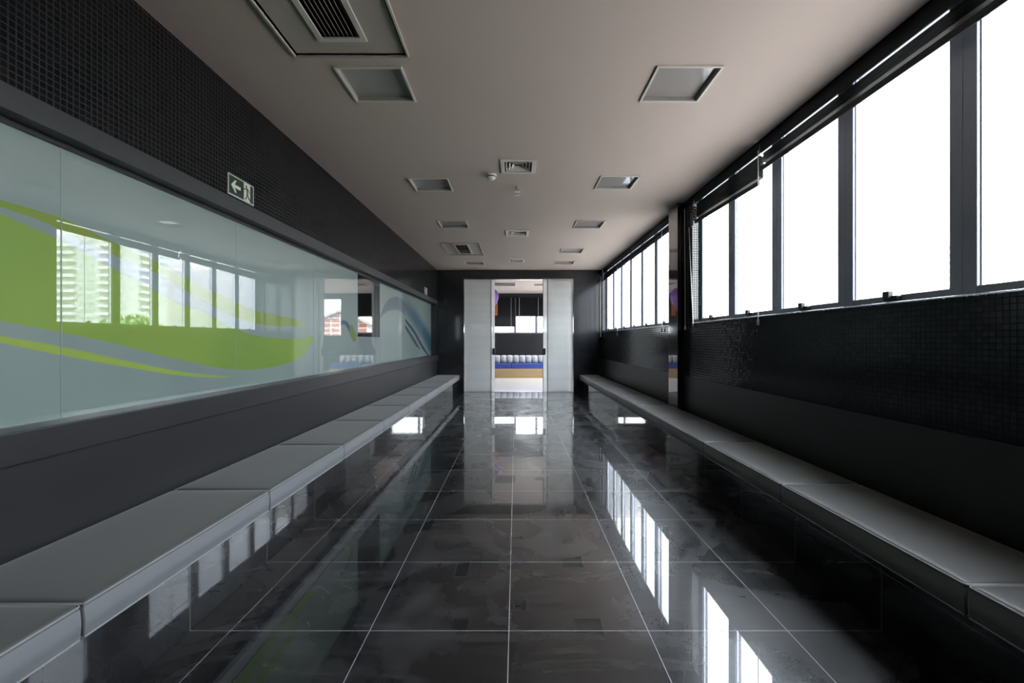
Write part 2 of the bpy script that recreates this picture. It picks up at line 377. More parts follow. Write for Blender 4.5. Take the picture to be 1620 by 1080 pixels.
# right wall with two window bands
WZ0, WZ1 = 1.462, 2.955
WIN = [(-.98, 5.33, WZ0, WZ1), (6.02, 10.90, WZ0, WZ1)]
mb = MB()
mb.box(XR, 2.26, YN, YE, 0, .81, 0)
slab_with_holes(mb, YN, YE, .81, ZC, WIN, lambda a,b,c_,d: mb.box(XR, 2.26, a, b, c_, d, 1))
wr = mb.build('wall_right', ['panel', 'mosaic_right', 'mosaic_jamb'], **ST)
for p in wr.data.polygons:
    if abs(p.normal.y) > .5 and p.material_index == 1: p.material_index = 2
MB().box(XR-.006, XR, YN, YE, .803, .812).build('trim_3', 'black_metal', **ST)
mb = MB()
for a, b, *_ in WIN: mb.box(XR-.012, XR+.09, a, b, WZ0-.010, WZ0)
mb.build('trim_4', 'alu', bevel=.002, **ST)
MB().box(2.0, XR, 5.60, 5.93, 0, ZC).build('column', 'granite', bevel=.003, label='polished black column standing behind the right bench', kind='structure')

# end wall with the glazed opening, wall behind the camera
mb = MB(); slab_with_holes(mb, -2.25, 2.26, 0, ZC+.14, [(DX0, DX1, 0, DZ)], lambda a,b,c_,d: mb.box(a, b, YE, YE+.13, c_, d))
mb.build('wall_far', 'black_gloss', **ST)
MB().box(-2.25, 2.26, YN-.2, YN, 0, ZC).build('wall_near', 'panel', **ST)

# playroom beyond the glass doors
m = M['cream_floor'] = mat('cream vinyl floor', (.66,.63,.59), .3, coat=.3, coat_r=.1); k = N(m)
k.l.new(k.mix(k.noise(2, 4), (.62,.60,.56), (.69,.66,.62)), k.b.inputs['Base Color'])
MB().box(RX0, RX1+.1, YE+.06, RY1+.3, -.12, 0).build('floor_playroom', 'cream_floor', **ST)
M['pink_ceiling'] = mat('warm white ceiling', (.66,.57,.53), .8)
k = N(M['pink_ceiling']); k.l.new(k.mix(k.noise(1, 3), (.64,.555,.515), (.68,.59,.55)), k.b.inputs['Base Color'])
LP = [(-.75,-.02,13.35,14.1), (.55,.92,13.6,14.0)]
mb = MB(); slab_with_holes(mb, RX0, RX1+.2, YE+.13, RY1+.3, LP, lambda a,b,c_,d: mb.box(a,b,c_,d,ZC,ZC+.14)); mb.build('ceiling_playroom', 'pink_ceiling', **ST)
BW = [(-1.57,-.83,1.55,2.75), (-.79,-.08,1.55,2.75), (0,.69,1.55,2.75), (.78,1.72,1.55,2.75), (2.35,3.05,1.45,2.75)]
mb = MB(); slab_with_holes(mb, RX0, RX1+.2, 0, ZC, [(-1.62,1.77,1.50,2.78), (2.30,3.10,1.42,2.78)], lambda a,b,c_,d: mb.box(a, b, RY1, RY1+.25, c_, d))
M['play_dark'] = mat('black painted wall', (.012,.013,.014), .6)
k = N(M['play_dark']); k.l.new(k.mix(k.noise(3, 3), (.010,.011,.012), (.018,.019,.02)), k.b.inputs['Base Color'])
mb.build('wall_playroom_back', 'play_dark', **ST)
M['play_light'] = mat('pale playroom wall', (.55,.54,.53), .8)
k = N(M['play_light']); k.l.new(k.mix(k.noise(3, 3), (.53,.52,.51), (.57,.56,.55)), k.b.inputs['Base Color'])
mb = MB(); slab_with_holes(mb, YE+.13, RY1, 0, ZC, [(11.4, 16.2, .3, 2.8)], lambda a,b,c_,d: mb.box(RX1, RX1+.2, a, b, c_, d)); mb.build('wall_playroom_right', 'play_light', **ST)
MB().box(RX0-.1, RX0, YE, RY1+.3, 0, ZC).build('wall_playroom_left', 'play_light', **ST)
mb = MB(); mb.box(RX0, -2.25, YE+.03, YE+.13, 0, ZC); mb.box(2.26, RX1+.2, YE+.03, YE+.13, 0, ZC); mb.build('wall_playroom_front', 'play_light', **ST)

# ------------------------------------------------------------------ windows
wcount = [0]
def window(y0, y1, z0, z1, w0, w1):
    """one hinged sash in the right wall, glass at x 2.20, frame face at x 2.17"""
    wcount[0] += 1
    r = thing('window_%d' % wcount[0], None, None, (2.2, (y0+y1)/2, z0), kind='structure'); r['_w'] = tuple(r.location)
    f = MB()
    f.box(2.17, 2.235, y0-w0, y0, z0-.045, z1+.018); f.box(2.17, 2.235, y1, y1+w1, z0-.045, z1+.018)
    f.box(2.172, 2.235, y0, y1, z0-.045, z0); f.box(2.172, 2.235, y0, y1, z1, z1+.018)
    f.build('window_frame', 'frame', r, loc=r.location, bevel=.003)
    MB().box(2.205, 2.211, y0, y1, z0, z1).build('window_glass', 'glass', r, loc=r.location)
    g = MB(); g.box(2.188, 2.204, y0, y0+.007, z0, z1); g.box(2.188, 2.204, y1-.007, y1, z0, z1)
    g.build('glazing_bead', 'alu', r, loc=r.location)
    yc = (y0+y1)/2; q = MB(); q.box(2.140, 2.172, yc-.045, yc+.045, z0-.03, z0-.004); q.box(2.120, 2.150, yc-.012, yc+.03, z0-.022, z0+.022)
    q.build('window_latch', 'black_metal', r, loc=r.location, bevel=.004)
PZ0, PZ1 = 1.510, 2.935
for k_ in range(8): window(4.62-.785*k_, 5.268-.785*k_, PZ0, PZ1, .0683, .0683 if k_ else .06)
window(6.08, 6.95, PZ0, PZ1, .058, .0798)
for k_ in range(1, 6): window(6.33+.76*k_, 6.97+.76*k_, PZ0, PZ1, .0598, .0598 if k_ < 5 else .12)
for (a, b, c_, d) in BW:
    wcount[0] += 1
    r = thing('window_%d' % wcount[0], None, None, ((a+b)/2, RY1+.1, c_), kind='structure'); r['_w'] = tuple(r.location)
    f = MB(); f.box(a-.05, a, RY1+.08, RY1+.14, c_-.05, d+.04); f.box(b, b+.05, RY1+.08, RY1+.14, c_-.05, d+.04); f.box(a, b, RY1+.08, RY1+.14, c_-.05, c_); f.box(a, b, RY1+.08, RY1+.14, d, d+.04)
    f.build('window_frame', 'frame', r, loc=r.location); MB().box(a, b, RY1+.11, RY1+.116, c_, d).build('window_glass', 'glass', r, loc=r.location)
wcount[0] += 1
r = thing('window_%d' % wcount[0], None, None, (RX1+.1, 13.85, .3), kind='structure'); r['_w'] = tuple(r.location)  # out-of-view side window, added large to brighten the playroom
f = MB()
for y in (11.4, 12.6, 13.8, 15.0, 16.14): f.box(RX1+.07, RX1+.13, y, y+.06, .3, 2.8)
f.box(RX1+.07, RX1+.13, 11.4, 16.2, .3, .36); f.box(RX1+.07, RX1+.13, 11.4, 16.2, 2.74, 2.8); f.build('window_frame', 'frame', r, loc=r.location)
MB().box(RX1+.10, RX1+.106, 11.46, 16.14, .36, 2.74).build('window_glass', 'glass', r, loc=r.location)

# glazed entrance: fixed side panels (windows) and the two sliding leaves (doors)
def framed_pane(name, x0, x1, y, **t):
    r = thing(name, None, None, ((x0+x1)/2, y, 0), kind='structure'); r['_w'] = tuple(r.location)
    MB().box(x0, x1, y, y+.010, .004, DZ-.012).build('frosted_pane', 'frost', r, loc=r.location, bevel=.002)
    return r
r = framed_pane('window_%d' % (wcount[0]+1), DX0+.005, -.612, YE+.03)
MB().box(-.614, -.600, YE+.025, YE+.047, 0, DZ-.005).build('edge_seal', 'black_metal', r, loc=r.location)
r = framed_pane('window_%d' % (wcount[0]+2), .768, DX1-.005, YE+.03)
MB().box(.754, .768, YE+.025, YE+.047, 0, DZ-.005).build('edge_seal', 'black_metal', r, loc=r.location)
for i, (a, b, s_) in enumerate(((-1.16, -.522, -1), (.664, 1.30, 1))):
    r = framed_pane('door_%d' % (i+1), a, b, YE+.075)
    if s_ > 0: MB().box(a-.012, a, YE+.07, YE+.09, 0, DZ-.01).build('edge_seal', 'black_metal', r, loc=r.location)
    e = b if s_ < 0 else a; hb = MB()
    hb.box(e-.055 if s_ < 0 else e-.02, e+.01 if s_ < 0 else e+.055, YE+.056, YE+.075, .90, 1.06)
    hb.box(e-.055 if s_ < 0 else e-.02, e+.01 if s_ < 0 else e+.055, YE+.085, YE+.10, .90, 1.06)
    hb.build('door_handle', 'black_metal', r, loc=r.location, bevel=.006)
MB().box(DX0, DX1, YE+.02, YE+.11, DZ-.012, DZ).build('trim_5', 'alu', **ST)
mb = MB(); mb.box(DX0-.012, DX0, YE-.004, YE+.0, 0, DZ+.012); mb.box(DX1, DX1+.012, YE-.004, YE, 0, DZ+.012); mb.box(DX0, DX1, YE-.004, YE, DZ, DZ+.012)
mb.build('trim_6', 'black_metal', **ST)
MB().box(DX0, DX1, YE+.0, YE+.12, 0, .003).build('trim_7', 'alu', **ST)

# ------------------------------------------------------------------ printed glass wall on the left
PANELS = [(-1.745,-.493,'printed glass panel furthest back on the left wall, behind the camera'),
 (-.493,.757,'printed glass panel level with the camera on the left wall'),
 (.757,2.007,'printed glass panel at the far left edge of the view, green swoosh widest'),
 (2.007,3.257,'printed glass panel below the near exit sign with green swoosh and tapering thin stripe'),
 (3.257,4.507,'printed glass panel where the big green swoosh curls up and ends'),
 (4.507,5.757,'teal printed glass panel just right of the end of the green swoosh, small blue arc'),
 (5.757,6.70,'half clear glass panel, teal film only on its lower part'),
 (6.70,8.215,'printed glass panel with a faint blue grey arch, second from the glass doors'),
 (8.215,10.715,'printed glass panel with blue and dark teal waves, nearest the glass doors')]
for i, (a, b, lab) in enumerate(PANELS):
    if b < 1.7 and b < .8: pass
    r = thing('glass_panel', lab, 'glass panel', (-GX, (a+b)/2, .905), 'printed glass panels of the left wall'); r['_w'] = tuple(r.location)
    # film pattern is laid out in world coordinates along the wall, so the meshes keep a zero origin offset
    def part(nm, mb_, mt):
        o_ = mb_.build(nm, mt, None); o_.parent = r; o_.matrix_parent_inverse = Matrix.Translation(-Vector(r.location)); return o_
    if i == 6:
        part('printed_pane', MB().box(-GX-.01, -GX, a+.003, b-.003, .9055, 1.30), 'film')
        part('clear_pane', MB().box(-GX-.01, -GX, a+.003, b-.003, 1.30, 2.104), 'glass')
    else:
        part('printed_pane', MB().box(-GX-.01, -GX, a+.003, b-.003, .9055, 2.104), 'film')
    if i < 8: part('joint', MB().box(-GX-.009, -GX+.001, b-.003, b+.003, .9055, 2.104), 'seam')

# ------------------------------------------------------------------ benches
def plinth(name, x0, x1, lab):
    MB().box(x0, x1, YN+.002, YE-.002, 0, .298).build(name, 'plinth', label=lab, category='bench', bevel=.002)
plinth('tiled_bench', XL+.002, -1.405, 'polished black tiled bench base along the left glass wall')
plinth('tiled_bench', 1.575, XR-.002, 'polished black tiled bench base in shadow under the right windows')

def cushion(x0, x1, L, zb=.300, zt=.417):
    """grey slab cushion, long axis Y, centred at the origin; rounded, slightly puffed, with piping"""
    r = thing('bench_cushion', 'x', 'cushion', (0, 0, zb)); r['_w'] = (0, 0, zb)
    nx, ny = 12, 20; w = x1-x0; hgt = zt-zb
    bm = bmesh.new(); rad = .016
    def prof(t, n):   # parameter positions bunched at the rims
        return t
    us = [0, .008, .02, .045, .1, .25, .5, .75, .9, .955, .98, .992, 1]
    vs_ = [0, .004, .01, .022, .05, .12, .3, .5, .7, .88, .95, .978, .99, .996, 1]
    g = MB(); idx = {}
    def edge_drop(d):  # distance to rim -> drop below top
        return 0 if d >= rad else rad - math.sqrt(max(0, rad*rad-(rad-d)**2))
    P = []
    for i, u in enumerate(us):
        for j, v in enumerate(vs_):
            dx = min(u, 1-u)*w; dy = min(v, 1-v)*L
            z = zt - edge_drop(dx) - edge_drop(dy)*.8 + .007*(1-(2*u-1)**6)*(1-(2*v-1)**10)
            P.append((x0+u*w, -L/2+v*L, max(z, zt-rad*1.2)))
    n0 = len(vs_); fs = [(i*n0+j, (i+1)*n0+j, (i+1)*n0+j+1, i*n0+j+1) for i in range(len(us)-1) for j in range(n0-1)]
    g.add(P, fs, 0, True)
    # skirt down to the base
    rim = [i*n0 for i in range(len(us))] + [(len(us)-1)*n0+j for j in range(1, n0)] + [i*n0+n0-1 for i in range(len(us)-2, -1, -1)] + [j for j in range(n0-2, 0, -1)]
    top = [P[i] for i in rim]; m1 = []; m2_ = []
    cx_ = (x0+x1)/2
    for p in top:
        def push(q, d):
            x = q[0] + (d if abs(q[0]-x1) < 1e-6 else -d if abs(q[0]-x0) < 1e-6 else 0)
            return x, q[1]
        a, b = push(p, .004); m1.append((a, b, (zb+zt)/2)); m2_.append((p[0], p[1], zb))
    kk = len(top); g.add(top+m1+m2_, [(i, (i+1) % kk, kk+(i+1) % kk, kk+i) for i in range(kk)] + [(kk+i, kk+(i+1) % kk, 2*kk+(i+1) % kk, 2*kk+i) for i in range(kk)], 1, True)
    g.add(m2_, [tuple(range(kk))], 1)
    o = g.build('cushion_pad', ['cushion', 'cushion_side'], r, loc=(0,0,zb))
    bm = bmesh.new(); bm.from_mesh(o.data); bmesh.ops.remove_doubles(bm, verts=bm.verts, dist=1e-5); bmesh.ops.recalc_face_normals(bm, faces=bm.faces); bm.to_mesh(o.data); bm.free()
    for zz in (zt-.006, zb+.005):
        q = MB(); q.path([(x0-.001,-L/2+.006,zz),(x0+.006,-L/2-.001,zz),(x1-.006,-L/2-.001,zz),(x1+.001,-L/2+.006,zz),(x1+.001,L/2-.006,zz),(x1-.006,L/2+.001,zz),(x0+.006,L/2+.001,zz),(x0-.001,L/2-.006,zz)], .0032, 6, True)
        q.build('piping', 'piping', r, loc=(0,0,zb))
    return r
ordn = ['first','second','third','fourth','fifth','sixth','seventh','eighth','ninth','tenth','eleventh','twelfth']
def row(x0, x1, joints, side, group):
    L = joints[1]-joints[0]-.008; proto = cushion(x0, x1, L); n_ = len(joints)-1
    for i in range(n_):
        j = n_-1-i  # counted from the glass doors
        lab = 'grey padded bench cushion, %s %s, %s from the glass doors' % (side, 'row', ordn[j])
        loc = (0, (joints[i]+joints[i+1])/2, .300)
        if i == 0: proto.location = loc; proto['label'] = lab; proto['group'] = group
        else:
            c_ = copy_tree(proto, loc, label=lab, group=group)
            s_ = (joints[i+1]-joints[i]-.012)/L
            c_.scale.y = s_
JL = [.345+1.0895*i for i in range(-1, 10)]; JL[-1] = 10.965-.0
JL = [j for j in JL if j < 10.5] + [10.965]
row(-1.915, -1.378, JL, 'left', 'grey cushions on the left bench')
JR = [.465+1.084*i for i in range(-1, 10)]; JR = [j for j in JR if j < 10.5] + [10.965]
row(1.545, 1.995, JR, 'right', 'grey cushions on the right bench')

# ------------------------------------------------------------------ ceiling fittings
def ceiling_light(x0, x1, y0, y1):
    w, d = x1-x0, y1-y0; r = thing('ceiling_light', 'x', 'ceiling light', (0,0,0)); r['_w'] = (0,0,0)
    a, b = w/2, d/2; f = MB(); t = .016; e_ = .012
    f.box(-a-e_, -a+.004, -b-e_, b+e_, -.010, .0); f.box(a-.004, a+e_, -b-e_, b+e_, -.010, .0)
    f.box(-a+.004, a-.004, -b-e_, -b+.004, -.010, 0); f.box(-a+.004, a-.004, b-.004, b+e_, -.010, 0)
    f.build('frame', 'fitting_white', r, bevel=.002)
    h = MB(); z1 = .085
    h.box(-a, -a+.006, -b, b, 0, z1); h.box(a-.006, a, -b, b, 0, z1); h.box(-a+.006, a-.006, -b, -b+.006, 0, z1); h.box(-a+.006, a-.006, b-.006, b, 0, z1); h.box(-a, a, -b, b, z1, z1+.006)
    h.build('housing', 'reflector', r)
    for s_ in (-.09, .09): MB().tube((s_, -b+.05, .05), (s_, b-.05, .05), .013).build('lamp_tube', 'white_plastic', r)
    MB().box(-a+.006, a-.006, -b+.006, b-.006, .022, .026).build('cover_glass', 'lamp_glass', r)
    return r
labs = ['recessed square ceiling light, nearest on the left, beside the large air conditioning hatch',
 'recessed square ceiling light, nearest on the right, closest to the windows in front',
 'recessed square ceiling light left of the smoke detector', 'recessed square ceiling light reflecting the bright windows, right of the first air diffuser',
 'recessed square ceiling light, left, just in front of the far air conditioning hatch', 'recessed square ceiling light, right, level with the second air diffuser',
 'recessed square ceiling light, second from the far wall in the right row', 'recessed square ceiling light, left row, closest to the far wall', 'recessed square ceiling light, right row, closest to the far wall']
pl = ceiling_light(0, .40, 0, .39)
for i, (L_, lab) in enumerate(zip(LIGHTS, labs)):
    loc = ((L_[0]+L_[1])/2, (L_[2]+L_[3])/2, ZC)
    sc_ = ((L_[1]-L_[0])/.40, (L_[3]-L_[2])/.39, 1)
    o = pl if i == 0 else copy_tree(pl, loc)
    relabel(o, label=lab, group='recessed lights of the corridor ceiling'); o.location = loc; o.scale = sc_

def hatch(x0, x1, y0, y1, lab):
    r = thing('air_conditioning_hatch', lab, 'ceiling hatch', ((x0+x1)/2, (y0+y1)/2, ZC), 'air conditioning hatches'); r['_w'] = (0,0,0)
    cx_, cy_ = r.location.x, r.location.y; a, b = (x1-x0)/2, (y1-y0)/2
    gx0, gx1, gy0, gy1 = -.125, .125, -b+.14, b-.14
    if True:
        f = MB(); e_ = .014
        f.box(-a-e_, -a, -b-e_, b+e_, -.012, .02); f.box(a, a+e_, -b-e_, b+e_, -.012, .02); f.box(-a, a, -b-e_, -b, -.012, .02); f.box(-a, a, b, b+e_, -.012, .02)
        f.build('frame', 'hatch_white', r, bevel=.002)
        p = MB(); slab_with_holes(p, -a+.012, a-.012, -b+.012, b-.012, [(gx0, gx1, gy0, gy1)], lambda u0,u1,v0,v1: p.box(u0,u1,v0,v1,.004,.016))
        p.build('panel', 'hatch_white', r)
        MB().box(-a, a, -b, b, .10, .105).build('duct_back', 'dark_void', r)
        g = MB(); t = .028
        g.box(gx0-.014, gx0+t-.010, gy0-.014, gy1+.014, -.006, .004); g.box(gx1-t+.010, gx1+.014, gy0-.014, gy1+.014, -.006, .004); g.box(gx0+t-.010, gx1-t+.010, gy0-.014, gy0+t-.01, -.006, .004); g.box(gx0+t-.01, gx1-t+.01, gy1-t+.01, gy1+.014, -.006, .004)
        go = g.build('grille', 'fitting_white', r, bevel=.0015)
        s_ = MB(); n_ = 8
        for i in range(n_):
            x = gx0+.024 + (gx1-gx0-.048)*(i+.5)/n_
            s_.add([(x+.0045,gy0+.018,.001),(x+.006,gy0+.018,-.001),(x-.001,gy0+.018,.020),(x-.0025,gy0+.018,.022),(x+.0045,gy1-.018,.001),(x+.006,gy1-.018,-.001),(x-.001,gy1-.018,.020),(x-.0025,gy1-.018,.022)],
                   [(0,1,2,3),(7,6,5,4),(0,4,5,1),(1,5,6,2),(2,6,7,3),(3,7,4,0)])
        lo = s_.build('louvres', 'hatch_white', None); lo.parent = go
    return r
hatch(*HATCH[0], 'large ceiling hatch with slatted return grille at the top left of the view')
hatch(*HATCH[1], 'distant ceiling hatch with dark slatted grille in front of the far left light')

def diffuser(r_, w):
    a = w/2; f = MB(); e_ = .028
    f.box(-a-.012, -a+e_, -a-.012, a+.012, -.010, 0); f.box(a-e_, a+.012, -a-.012, a+.012, -.010, 0); f.box(-a+e_, a-e_, -a-.012, -a+e_, -.010, 0); f.box(-a+e_, a-e_, a-e_, a+.012, -.010, 0)
    f.build('frame', 'fitting_white', r_, bevel=.002)
    for j in range(4):
        o_ = a-e_-.012-j*.031; q = o_-.018; v = MB()
        if o_ < .03: continue
        q = max(q, .008)
        for sx in (0, 1, 2, 3):
            c_, s_ = [(1,0),(0,1),(-1,0),(0,-1)][sx]
            def R(x, y, z): return (x*c_-y*s_, x*s_+y*c_, z)
            v.add([R(-o_,-o_,-.004), R(o_,-o_,-.004), R(q,-q,.022), R(-q,-q,.022), R(-o_,-o_,-.0025), R(o_,-o_,-.0025), R(q,-q,.0235), R(-q,-q,.0235)], [(0,1,2,3),(4,7,6,5),(0,4,5,1),(3,2,6,7)])
        v.build('vane', 'fitting_white', r_)
    h = MB(); h.box(-a, -a+.004, -a, a, 0, .1); h.box(a-.004, a, -a, a, 0, .1); h.box(-a, a, -a, -a+.004, 0, .1); h.box(-a, a, a-.004, a, 0, .1); h.box(-a, a, -a, a, .1, .104)
    h.build('duct', 'dark_void', r_)
dl = ['square four way air diffuser, nearest, above the smoke detector', 'square four way air diffuser, the middle one of the centre row', 'square four way air diffuser closest to the far wall']
for i, D in enumerate(DIFF):
    if i == 0:
        d0 = thing('air_diffuser', dl[0], 'air diffuser', group='air diffusers along the ceiling centre'); d0['_w'] = (0,0,0); diffuser(d0, .32); o = d0
    else: o = copy_tree(d0, (0,0,0), label=dl[i])
    o.location = ((D[0]+D[1])/2, (D[2]+D[3])/2, ZC); s_ = (D[1]-D[0])/.32; o.scale = (s_, (D[3]-D[2])/.32, 1)

r = thing('smoke_detector', 'small round smoke detector on the ceiling in front of the first air diffuser', 'smoke detector', (-.258, 4.66, ZC)); r['_w'] = tuple(r.location)
MB().lathe([(0,0),(.055,0),(.056,-.012),(.050,-.018)], r.location).build('base', 'white_plastic', r, loc=r.location)
MB().lathe([(.045,-.016),(.047,-.030),(.038,-.048),(.018,-.056),(0,-.057)], r.location).build('cover', 'white_plastic', r, loc=r.location)
q = MB(); q.lathe([(.0468,-.020),(.0478,-.025),(.0468,-.030)], r.location); q.build('vent_band', 'dark_void', r, loc=r.location)
r = thing('ceiling_sensor', 'small boxy ceiling sensor with pale face hanging behind the smoke detector', 'sensor', (.012, 5.02, ZC)); r['_w'] = tuple(r.location)
x, y = .012, 5.02
MB().tube((x,y,ZC), (x,y,ZC-.03), .024).build('mount', 'reflector', r, loc=r.location)
MB().box(x-.032,x+.032,y-.02,y+.03,ZC-.085,ZC-.03).build('body', 'reflector', r, loc=r.location, bevel=.006)
MB().box(x-.030,x+.030,y-.024,y-.019,ZC-.082,ZC-.055).build('lens', 'white_plastic', r, loc=r.location, bevel=.002)
MB().box(x-.028,x+.028,y-.018,y+.026,ZC-.098,ZC-.088).build('foot', 'white_plastic', r, loc=r.location, bevel=.002)

# playroom ceiling panels
for i, (a, b, c_, d) in enumerate(LP):
    o = copy_tree(pl, ((a+b)/2, (c_+d)/2, ZC), label=['rectangular ceiling light of the room beyond the glass doors, left one', 'small ceiling light of the room beyond the glass doors, right one'][i], group='ceiling lights beyond the glass doors')
    o.scale = ((b-a)/.40, (d-c_)/.39, 1)

# ------------------------------------------------------------------ exit signs
M['sign_green'] = mat('dark green sign face', (.008,.022,.014), .35); M['sign_white'] = mat('pale photoluminescent print', (.55,.58,.48), .5)
M['sign_rim'] = mat('sign rim', (.40,.41,.38), .4)
def exit_sign(y0, lab, w=.295, h=.142, z0=2.229):
    r = thing('exit_sign', lab, 'exit sign', (XL, y0+w/2, z0), 'exit signs on the left wall'); r['_w'] = tuple(r.location)
    fn = lambda u, v, q: (XL+q, y0+u, z0+v)
    B = lambda d0: (lambda u, v, q: (XL+d0+q, y0+u, z0+v))
    MB().prism([(0,0),(w,0),(w,h),(0,h)], .005, fn).build('rim', 'sign_rim', r, loc=r.location)
    t = .010; MB().prism([(t,t),(w-t,t),(w-t,h-t),(t,h-t)], .001, B(.005)).build('face', 'sign_green', r, loc=r.location)
    ar = [(.030,.071),(.072,.112),(.090,.112),(.066,.082),(.135,.082),(.135,.060),(.066,.060),(.090,.030),(.072,.030)]
    MB().prism(ar, .001, B(.006)).build('arrow', 'sign_white', r, loc=r.location)
    d = MB().prism([(.172,t),(.246,t),(.246,h-t),(.172,h-t)], .001, B(.006)).build('doorway_symbol', 'sign_white', r, loc=r.location)
    mn = MB(); f2 = B(.007)
    c0 = (.200,.113); mn.prism([(c0[0]+.0085*math.cos(2*math.pi*i/14), c0[1]+.0085*math.sin(2*math.pi*i/14)) for i in range(14)], .0008, f2)
    mn.prism([(.196,.103),(.212,.103),(.222,.062),(.206,.056)], .0008, f2)           # torso
    mn.prism([(.170,.086),(.172,.080),(.190,.090),(.200,.097),(.197,.104)], .0008, f2) # forward arm
    mn.prism([(.210,.102),(.228,.096),(.240,.076),(.234,.073),(.224,.088),(.209,.092)], .0008, f2) # back arm
    mn.prism([(.206,.062),(.214,.058),(.206,.036),(.190,.014),(.182,.018),(.198,.040)], .0008, f2) # leg
    mn.prism([(.211,.060),(.221,.062),(.226,.044),(.246,.030),(.252,.018),(.246,.016),(.218,.036)], .0008, f2)
    mn.build('running_figure', 'sign_green', r, loc=r.location)
exit_sign(3.005, 'green exit sign with arrow and running figure, the near one, under the mosaic')
exit_sign(9.46, 'small distant exit sign on the left wall near the end wall')

# ------------------------------------------------------------------ blinds
def cord(r, x, y, z0, z1, dy=0., dx=0.):
    c_ = MB().path([(x, y, z0), (x+dx*.4, y+dy*.5, (z0+z1)/2), (x+dx, y+dy, z1)], .0035, 6).build('pull_cord', 'white_plastic', r, loc=r['_w'])
    t = MB().lathe([(0,.0),(.006,0),(.010,-.012),(.011,-.045),(.004,-.05),(0,-.05)], (x+dx, y+dy, z1), 10).build('tassel', 'white_plastic', None)
    t.parent = c_; t.location = -Vector(r['_w'])
def blind(y0, y1, zb0, zb1, lab, cords=(), gap=.078):
    """raised venetian blind along the right wall; bottom edge from zb0 (at y0) to zb1 (at y1)"""
    r = thing('venetian_blind', lab, 'blind', (2.12, (y0+y1)/2, 2.9), 'raised blinds over the right windows'); r['_w'] = tuple(r.location)
    h = MB(); h.box(2.110, 2.15, y0, y1, 2.905, 2.955); h.build('headrail', 'slat', r, loc=r.location, bevel=.003)
    MB().box(2.092, 2.104, y0, y1, 2.857, 2.955).build('valance', 'slat', r, loc=r.location, bevel=.002)
    s_ = MB(); zl0, zl1 = zb0+gap, zb1+gap; n_ = max(6, int((2.85-min(zl0, zl1))/.0092))
    for i in range(n_):
        t = i/(n_-1); jit = random.uniform(-.002, .003)
        a0 = 2.849 - t*(2.849-zl0); a1 = 2.849 - t*(2.849-zl1)
        xx = 2.108+jit; th = .0026; dz = -.007
        s_.add([(xx,y0+.01,a0),(xx+.038,y0+.01,a0+dz),(xx+.038,y1-.01,a1+dz),(xx,y1-.01,a1),(xx,y0+.01,a0-th),(xx+.038,y0+.01,a0+dz-th),(xx+.038,y1-.01,a1+dz-th),(xx,y1-.01,a1-th)],
               [(0,1,2,3),(4,7,6,5),(0,4,5,1),(1,5,6,2),(2,6,7,3),(3,7,4,0)])
    s_.build('slats', 'slat', r, loc=r.location)
    b_ = MB(); rh = .040
    b_.add([(2.092,y0,zb0),(2.104,y0,zb0),(2.104,y1,zb1),(2.092,y1,zb1),(2.092,y0,zb0+rh),(2.104,y0,zb0+rh),(2.104,y1,zb1+rh),(2.092,y1,zb1+rh)], [(0,3,2,1),(4,5,6,7),(0,1,5,4),(1,2,6,5),(2,3,7,6),(3,0,4,7)])
    b_.build('bottom_rail', 'slat', r, loc=r.location, bevel=.003)
    for c_ in cords: cord(r, *c_)
    return r
blind(-.95, 1.40, 2.70, 2.70, 'raised dark blind at the top right corner, nearest the camera')
blind(1.41, 3.88, 2.70, 2.70, 'long raised dark blind over the two big panes on the right', [(2.062, 3.85, 2.87, 1.43)])
blind(3.90, 5.30, 2.59, 2.62, 'lower hanging raised blind beside the column, nearer side', [(2.062, 5.53, 2.86, 1.43, -.02), (2.066, 5.40, 2.6, 1.46, -.12)])
blind(6.03, 8.25, 2.74, 2.72, 'raised blind just beyond the column, over the far windows', [(2.058, 6.385, 2.80, 1.42)], .046)
blind(8.28, 10.86, 2.73, 2.68, 'sagging raised blind at the far end near the end wall', [(2.058, 9.19, 2.75, 1.40), (2.04, 10.88, 2.80, 1.38)], .046)

def back_blind(x0, x1, zb, lab, cords):
    r = thing('venetian_blind', lab, 'blind', ((x0+x1)/2, RY1-.05, 2.8), 'blinds of the room beyond the glass doors'); r['_w'] = tuple(r.location)
    MB().box(x0, x1, RY1-.08, RY1-.03, 2.80, 2.84).build('headrail', 'slat', r, loc=r.location)
    s_ = MB(); z = 2.79
    while z > zb+.03:
        s_.add([(x0,RY1-.075,z-.020),(x1,RY1-.075,z-.020),(x1,RY1-.050,z+.018),(x0,RY1-.050,z+.018),(x0,RY1-.078,z-.020),(x1,RY1-.078,z-.020),(x1,RY1-.053,z+.018),(x0,RY1-.053,z+.018)], [(0,1,2,3),(4,7,6,5),(0,4,5,1),(3,2,6,7)])
        z -= .026
    s_.build('slats', 'slat', r, loc=r.location)
    MB().box(x0, x1, RY1-.085, RY1-.03, zb, zb+.02).build('bottom_rail', 'alu', r, loc=r.location)
    for cx_ in cords: MB().tube((cx_, RY1-.09, 2.8), (cx_, RY1-.09, zb), .0045, n=6).build('ladder_cord', 'white_plastic', r, loc=r.location)
back_blind(-1.60, -.05, 1.74, 'long lowered dark blind on the left of the room beyond the doors', (-1.50, -.18))
back_blind(-.0, 1.76, 2.09, 'half raised dark blind above the bright window beyond the doors', (.115, .80))

